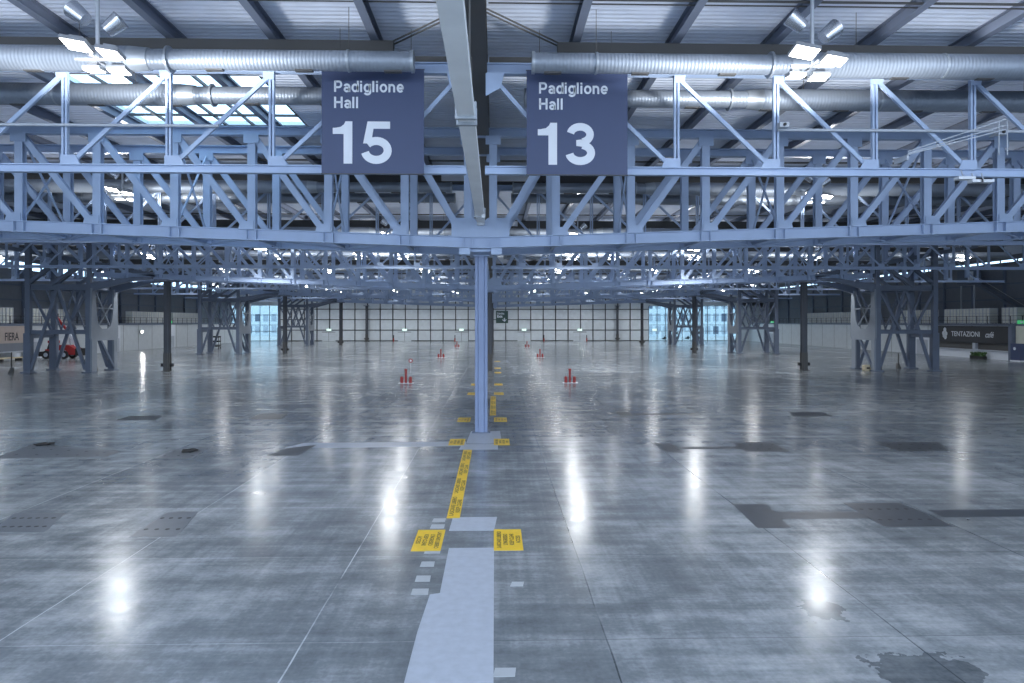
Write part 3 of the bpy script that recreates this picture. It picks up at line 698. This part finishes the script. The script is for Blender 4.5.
MB().tube((0,0,0),(0,0,1.0),.03,6).build('stand','plate',t); MB().tube((0,-.03,1.12),(0,.0,1.12),.19,16).build('ring','red',t); MB().tube((0,-.04,1.12),(0,-.031,1.12),.1,16).build('centre_disc','white',t)

# ------------------------------------------------------------------ hanging exit sign
D = 98.9
t = thing('exit_sign','dark green hanging sign reading Uscita Exit with an arrow, right of the column','sign',((502-495)*D/F+CX,D+.35,4.45))
MB().box((-.88,0,0),(.88,.08,1.78)).build('panel','dgreen',t)
text('Uscita',.42,'lettering','white',t,(-.72,-.01,1.28),(math.pi/2,0,0),.01); text('Exit',.5,'lettering','white',t,(-.72,-.01,.82),(math.pi/2,0,0),.02)
MB().prism([(.28,-.02,.75),(.42,-.02,.75),(.42,-.02,.42),(.6,-.02,.56),(.66,-.02,.48),(.35,-.02,.2),(.04,-.02,.48),(.10,-.02,.56),(.28,-.02,.42)],(0,.015,0)).build('arrow','white',t)
for x in (-.6,.6): MB().tube((x,.04,1.78),(x,.04,3.3),.015,5).build('wire','dark',t)

# green exit lights
def exl(X, y, z, label, rz):
    t = thing('exit_light',label,'exit sign',(X,y,z),rz,group='green exit lights')
    MB().box((-.7,-.1,0),(.7,.1,.42)).build('light_box','green',t); MB().box((-.2,-.11,.1),(.2,-.1,.32)).build('pictogram','white',t)
exl(XL-.05,107,4.4,'green exit light over the white door left of the side column',math.pi/2)
exl(XL-.05,125,4.4,'green exit light over the farther white door on the left wall',math.pi/2)
exl(XR+.05,151,4.4,'green exit light high on the far end of the right wall',-math.pi/2)
exl(XR+.05,78.6,4.4,'green exit light above the cream wall at the right edge',-math.pi/2)
for i,px in enumerate((330,405,461.5,524,580,655.5)):
    x = (px-495)*164.7/F+CX
    t = thing('emergency_light','small pale exit box on the far wall, %s from the left' % ORD[i],'exit sign',(x,164.88 if i == 5 else 164.72,2.46),group='pale exit boxes on the far wall')
    MB().box((-.52,-.15,0),(.52,.1,.5)).build('light_box','lightgreen',t); MB().box((-.55,-.1,-.04),(.55,.12,0)).build('bracket','plate',t)
# bright wall floodlight at left
t = thing('wall_floodlight','bright white floodlight on the left low wall beside the side column','lamp',(XL+.1,114.5,3.0))
MB().box((.0,-.3,-.25),(.25,.3,.25)).build('housing','housing',t); MB().box((.25,-.26,-.21),(.262,.26,.21)).build('lens','lens',t)
ld = bpy.data.lights.new('bulb','SPOT'); ld.energy = 150; ld.spot_size = 2.2; ld.shadow_soft_size = .25; lo = bpy.data.objects.new('bulb',ld); COL.objects.link(lo); lo.location = (.4,-.1,0); lo.rotation_euler = (0,-math.radians(80),-math.radians(30)); lo.parent = t

# ------------------------------------------------------------------ gallery crates
def make_crate():
    t = thing('storage_cage','.','crate',(0,0,4.4),group='x')
    b = MB().box((-.5,-.55,.12),(.5,.55,1.95))
    b.build('load','crate',t)
    f = MB()
    for z in (.1,.7,1.3,1.95): f.box((-.53,-.58,z-.03),(.53,.58,z+.03))
    for x in (-.53,.53):
        for y in (-.58,0,.58): f.box((x-.03,y-.03,0),(x+.03,y+.03,1.98))
    f.build('frame','plate',t); return t
cr = make_crate(); used = False
def crates(sgn, X, y0, y1, label, grp, dep=1.0):
    global used
    y = y0+.6
    n_ = 0
    while y < y1:
        loc = (X+sgn*dep,y,4.4)
        if not used: o = cr; o.location = loc; used = True
        else: o = copy_tree(cr); o.location = loc
        o['label'] = label+', %s from near' % ORD[n_]; n_ += 1; o['group'] = grp; y += 1.25
crates(-1,XL,78,86,'pale slatted crate on the left gallery above the beige banner','crates on the left gallery, nearest block')
crates(-1,XL,89,96,'pale slatted crate on the left gallery behind the nearest lattice tower','crates on the left gallery, second block')
crates(-1,XL,113,124,'pale slatted crate on the left gallery by the side column','crates on the left gallery, third block')
crates(-1,XL,127,140,'pale slatted crate on the left gallery before the second lattice tower','crates on the left gallery, farthest block')
crates(1,XR,84.5,93,'pale slatted crate on the right gallery above the cafe board','crates above the cafe board')
crates(1,XR,96,104,'pale slatted crate on the right gallery behind the nearest lattice tower','crates on the right gallery, second block')
crates(1,XR,118,136,'pale slatted crate on the right gallery left of the nearest right tower','crates on the right gallery, farthest block')
crates(1,XR,80,82.3,'pale crate standing apart on the right gallery above the cafe','separate crates above the cafe')
crates(1,XR,75.5,78.2,'pale crate at the right edge above the cream wall','crates at the right edge')

# stairs and platform on the right upper wall
t = thing('wall_stairs','dark steel stairs with landing climbing the right upper wall','stairs',(XR+4.2,86,4.4))
MB().ibeam((-.5,-5.0,.2),(-.5,5.6,5.4),.06,.3,n=(0,0,1)).build('stringer','tower',t); MB().ibeam((.5,-5.0,.2),(.5,5.6,5.4),.06,.3,n=(0,0,1)).build('stringer','tower',t)
b = MB()
for i in range(20): y = -5+10.6*i/20; b.box((-.5,y,.25+5.2*i/20),(.5,y+.35,.3+5.2*i/20))
b.build('treads','tower',t)
MB().bar((-.5,-5,1.3),(-.5,5.6,6.5),.05,.05).bar((-.5,5.6,6.5),(-.5,8.6,6.5),.05,.05).build('handrail','plate',t)
MB().box((-.7,5.6,5.3),(.7,8.6,5.45)).build('landing','tower',t)
for y in (5.8,8.4): MB().bar((-.5,y,0),(-.5,y,5.3),.15,.15).build('post','plate',t)
o = thing('control_cabin','small grey control cabin with a lit blue-white side on the right stair landing','cabin',(XR+3.9,93.1,9.85))
MB().box((-.9,-1.1,0),(.9,1.1,1.9)).build('cabin_body','tower',o); MB().box((-.95,-1.12,.3),(-.2,-1.1,1.7)).build('lit_panel','white',o)

# ------------------------------------------------------------------ cafe front, banner
t = thing('cafe_front','charcoal cafe front with white lettering and serving counter on the right wall','cafe',(XR,87,0))
A, B = -7.2, 7.6
MB().box((-.5,A,1.95),(-.02,B,4.1)).build('sign_board','cafe',t)
MB().box((-.45,A,.0),(-.02,B,.95)).build('counter_front','white',t)
MB().box((-.7,A,.95),(-.02,B,1.12)).build('worktop','plate',t)
MB().box((-.12,A,1.12),(-.03,B,1.95)).build('dark_opening','dark',t)
for y in (-1.0,): MB().box((-.5,y-.25,1.12),(-.1,y+.25,1.95)).build('opening_post','plate',t)
MB().box((-.75,A-.5,0),(0,A,4.2)).build('end_pier','tower',t)
text('TENTAZIONI',.92,'lettering','white',t,(-.51,3.3,2.75),(math.pi/2,0,-math.pi/2),.008,sx=1.0)
text('café',1.0,'lettering','white',t,(-.51,-3.0,2.7),(math.pi/2,0,-math.pi/2),.012,sx=.9,shear=.35)
b = MB()
for (y,z,r) in ((4.6,3.55,.30),(4.35,3.05,.28),(4.9,3.1,.26),(4.5,2.6,.3),(4.8,2.75,.24)):
    b.prism([(-.51,y+r*math.cos(a*.449),z+r*1.1*math.sin(a*.449)) for a in range(14)],(-.02,0,0))
b.build('flower_emblem','white',t)
pt = thing('planter','low green plants in a trough on the floor before the cafe counter','plant',(XR-1.0,84.5,0))
MB().box((-.25,-1.2,0),(.25,1.2,.35)).build('trough','rubber',pt)
b = MB()
for i in range(160):
    x,y,z = random.uniform(-.3,.3),random.uniform(-1.2,1.2),random.uniform(.3,.75); a = random.uniform(0,6.3); s = .12
    b.poly([(x,y,z-s),(x+s*math.cos(a),y+s*math.sin(a),z),(x,y,z+s*1.4),(x-s*.5*math.cos(a),y-s*.5*math.sin(a),z)],[(0,1,2,3)])
b.build('foliage','plant',pt)
w_ = MB().box((XR-.3,60,0),(XR-.02,79.2,4.15)).build('wall_cream','cream',kind='structure')
t = thing('vending_panel','dark blue standing display box against the cream wall at the right edge','display',(XR-.75,78.3,0))
MB().box((-.3,-.75,.15),(.3,.75,2.1)).build('cabinet','sign',t); MB().tube((-.31,.1,1.5),(-.34,.1,1.5),.18,14).build('white_disc','white',t); MB().box((-.35,-.78,0),(.32,.78,.15)).build('plinth','white',t)

t = thing('wall_banner','beige wall banner with dark letters FIERA at the left edge','banner',(XL,81.4,0))
MB().box((0.02,-9,2.05),(.1,5.9,4.1)).build('banner_sheet','banner',t)
text('FIERA',1.35,'lettering','cafe',t,(.11,1.75,2.4),(math.pi/2,0,math.pi/2),.02,sx=.72)
MB().box((.02,-9,1.0),(.12,5.9,2.05)).build('grey_panel','walld',t); MB().box((.0,-9,.9),(.5,5.9,1.05)).build('ledge','plate',t)
t = thing('low_bench','low brown bench along the left wall under the beige banner','bench',(XL+1.4,79,0))
MB().box((-.5,-6,.3),(.5,5,.45)).build('seat','tan',t)
for y in (-5.5,-2,1.5,4.7): MB().box((-.4,y-.1,0),(.4,y+.1,.3)).build('leg','dark',t)
o = thing('round_tub','white tub on the low bench under the beige banner','tub',(XL+1.4,83.2,.45)); MB().tube((0,0,0),(0,0,.5),.42,14,.5).build('tub_body','white',o); MB().tube((0,0,.5),(0,0,.56),.52,14).build('lid','plate',o)

# ------------------------------------------------------------------ telehandler
t = thing('telehandler','red telehandler with raised boom parked by the left wall behind the tower','vehicle',(-54.3,87.6,0))
MB().prism([(-1.4,-.8,.5),(2.3,-.8,.5),(2.3,-.8,1.25),(1.5,-.8,1.7),(.3,-.8,1.75),(-.4,-.8,1.3),(-1.4,-.8,1.2)],(0,1.6,0)).build('body','red',t)
MB().prism([(-1.2,-.78,1.2),(-.1,-.78,1.2),(-.1,-.78,2.2),(-.9,-.78,2.2)],(0,.75,0)).build('cab','rubber',t)
MB().box((-1.05,-.86,1.98),(-.05,0,2.3)).build('cab_roof','red',t)
MB().box((.2,-.83,.75),(1.2,-.8,1.05)).build('white_stripe','white',t)
for x in (-1.0,1.1,2.1):
    if x == 2.1: continue
for x,nm in ((-1.2,0),(1.0,1)):
    for y in (-1.0,.75):
        wl = MB().tube((x,y,.52),(x,y+.3,.52),.52,20).build('wheel','rubber',t); MB().tube((x,y-.02,.52),(x,y+.32,.52),.26,14).build('rim','plate',wl)
MB().bar((2.1,.2,1.2),(.9,.2,3.3),.3,.28).build('boom_base','white',t); MB().bar((.9,.2,3.3),(-.9,.2,5.6),.24,.22).build('boom_arm','red',t)
MB().bar((1.2,.2,1.3),(1.0,.2,2.6),.12,.12).build('lift_cylinder','plate',t)
MB().box((-1.3,-.5,5.1),(-.8,.9,5.7)).build('boom_head','rubber',t)
MB().box((-2.3,-.7,.3),(-1.5,.7,.9)).build('counterweight','rubber',t)
MB().box((2.3,-.8,.4),(3.0,.8,1.3)).build('rear_engine_cover','rubber',t)

# trolley near the second left tower
t = thing('equipment_trolley','dark equipment trolley on the floor behind the second left tower','trolley',(-48.5,121,0))
for z in (.3,1.1,1.9): MB().box((-.8,-.5,z),(.8,.5,z+.25)).build('shelf','rubber',t)
for x in (-.75,.75):
    for y in (-.45,.45): MB().bar((x,y,.15),(x,y,2.1),.07,.07).build('post','dark',t); MB().tube((x,y-.04,.1),(x,y+.04,.1),.1,10).build('castor','rubber',t)
# thin floor posts by the towers and the tan box
def post(px, py, ph, label):
    x,y = G(px,py); t = thing('floor_post',label,'post',(x,y,0))
    MB().bar((0,0,0),(0,0,ph),.07,.07).build('post','dark',t); MB().prism([(-.2,-.2,0),(.2,-.2,0),(.06,-.06,.5),(-.06,-.06,.5)],(0,.3,0)).build('foot','dark',t)
post(101,370.5,1.6,'thin dark post at the inner foot of the nearest left tower'); post(20,372.5,1.9,'thin dark post left of the nearest left tower'); post(62.5,369,1.2,'thin dark post behind the nearest left tower')
post(885,372,2.0,'thin dark post between the feet of the nearest right tower'); post(944,372,4.4,'thin dark post right of the nearest right tower'); post(904,369,1.5,'thin dark post behind the nearest right tower')
x,y = G(871.5,371.5); t = thing('small_crate','tan round-cornered box on the floor at the right tower foot','box',(x,y,0))
MB().prism([(-.32,-.25,.08),(-.25,-.25,0),(.25,-.25,0),(.32,-.25,.08),(.32,-.25,.5),(.25,-.25,.56),(-.25,-.25,.56),(-.32,-.25,.5)],(0,.5,0)).build('crate_body','tan',t); MB().box((-.15,-.27,.2),(.15,-.25,.36)).build('handle_slot','rubber',t)

# ------------------------------------------------------------------ outside, beyond the glazing
MB().box((-150,Y1+.3,-.2),(170,300,-.02)).build('ground_outside','conc',kind='structure')
def facade(cx, cy, wd, ht, label):
    t = thing('outside_building',label,'building',(cx,cy,0))
    MB().box((-wd/2,0,0),(wd/2,8,ht)).build('wall','facade',t)
    n = int(wd/2.6)
    for r in range(int(ht/4)):
        for i in range(n):
            x = -wd/2+wd*(i+.5)/n; MB().box((x-.85,-.08,.8+4*r),(x+.85,0,3.3+4*r)).build('window','tower' if (i*7+r*3)%5==0 else 'plate',t)
facade(68,215,50,16,'pale office building seen through the right glazing')
facade(-90,235,44,10,'pale low building seen through the left glazing')
for i,(x,y) in enumerate(((47,180),(54,183))):
    t = thing('delivery_van','white van parked outside the right glazing, %s one' % ['left','right'][i],'van',(x,y,0))
    MB().prism([(-2.6,-.95,.4),(2.6,-.95,.4),(2.6,-.95,1.3),(1.8,-.95,2.3),(-2.6,-.95,2.3)],(0,1.9,0)).build('body','van',t)
    MB().box((1.0,-.97,1.4),(1.8,-.95,2.0)).build('side_window','cafe',t)
    for wx in (-1.6,1.7):
        for wy in (-1.0,.8): MB().tube((wx,wy,.4),(wx,wy+.2,.4),.4,14).build('wheel','rubber',t)
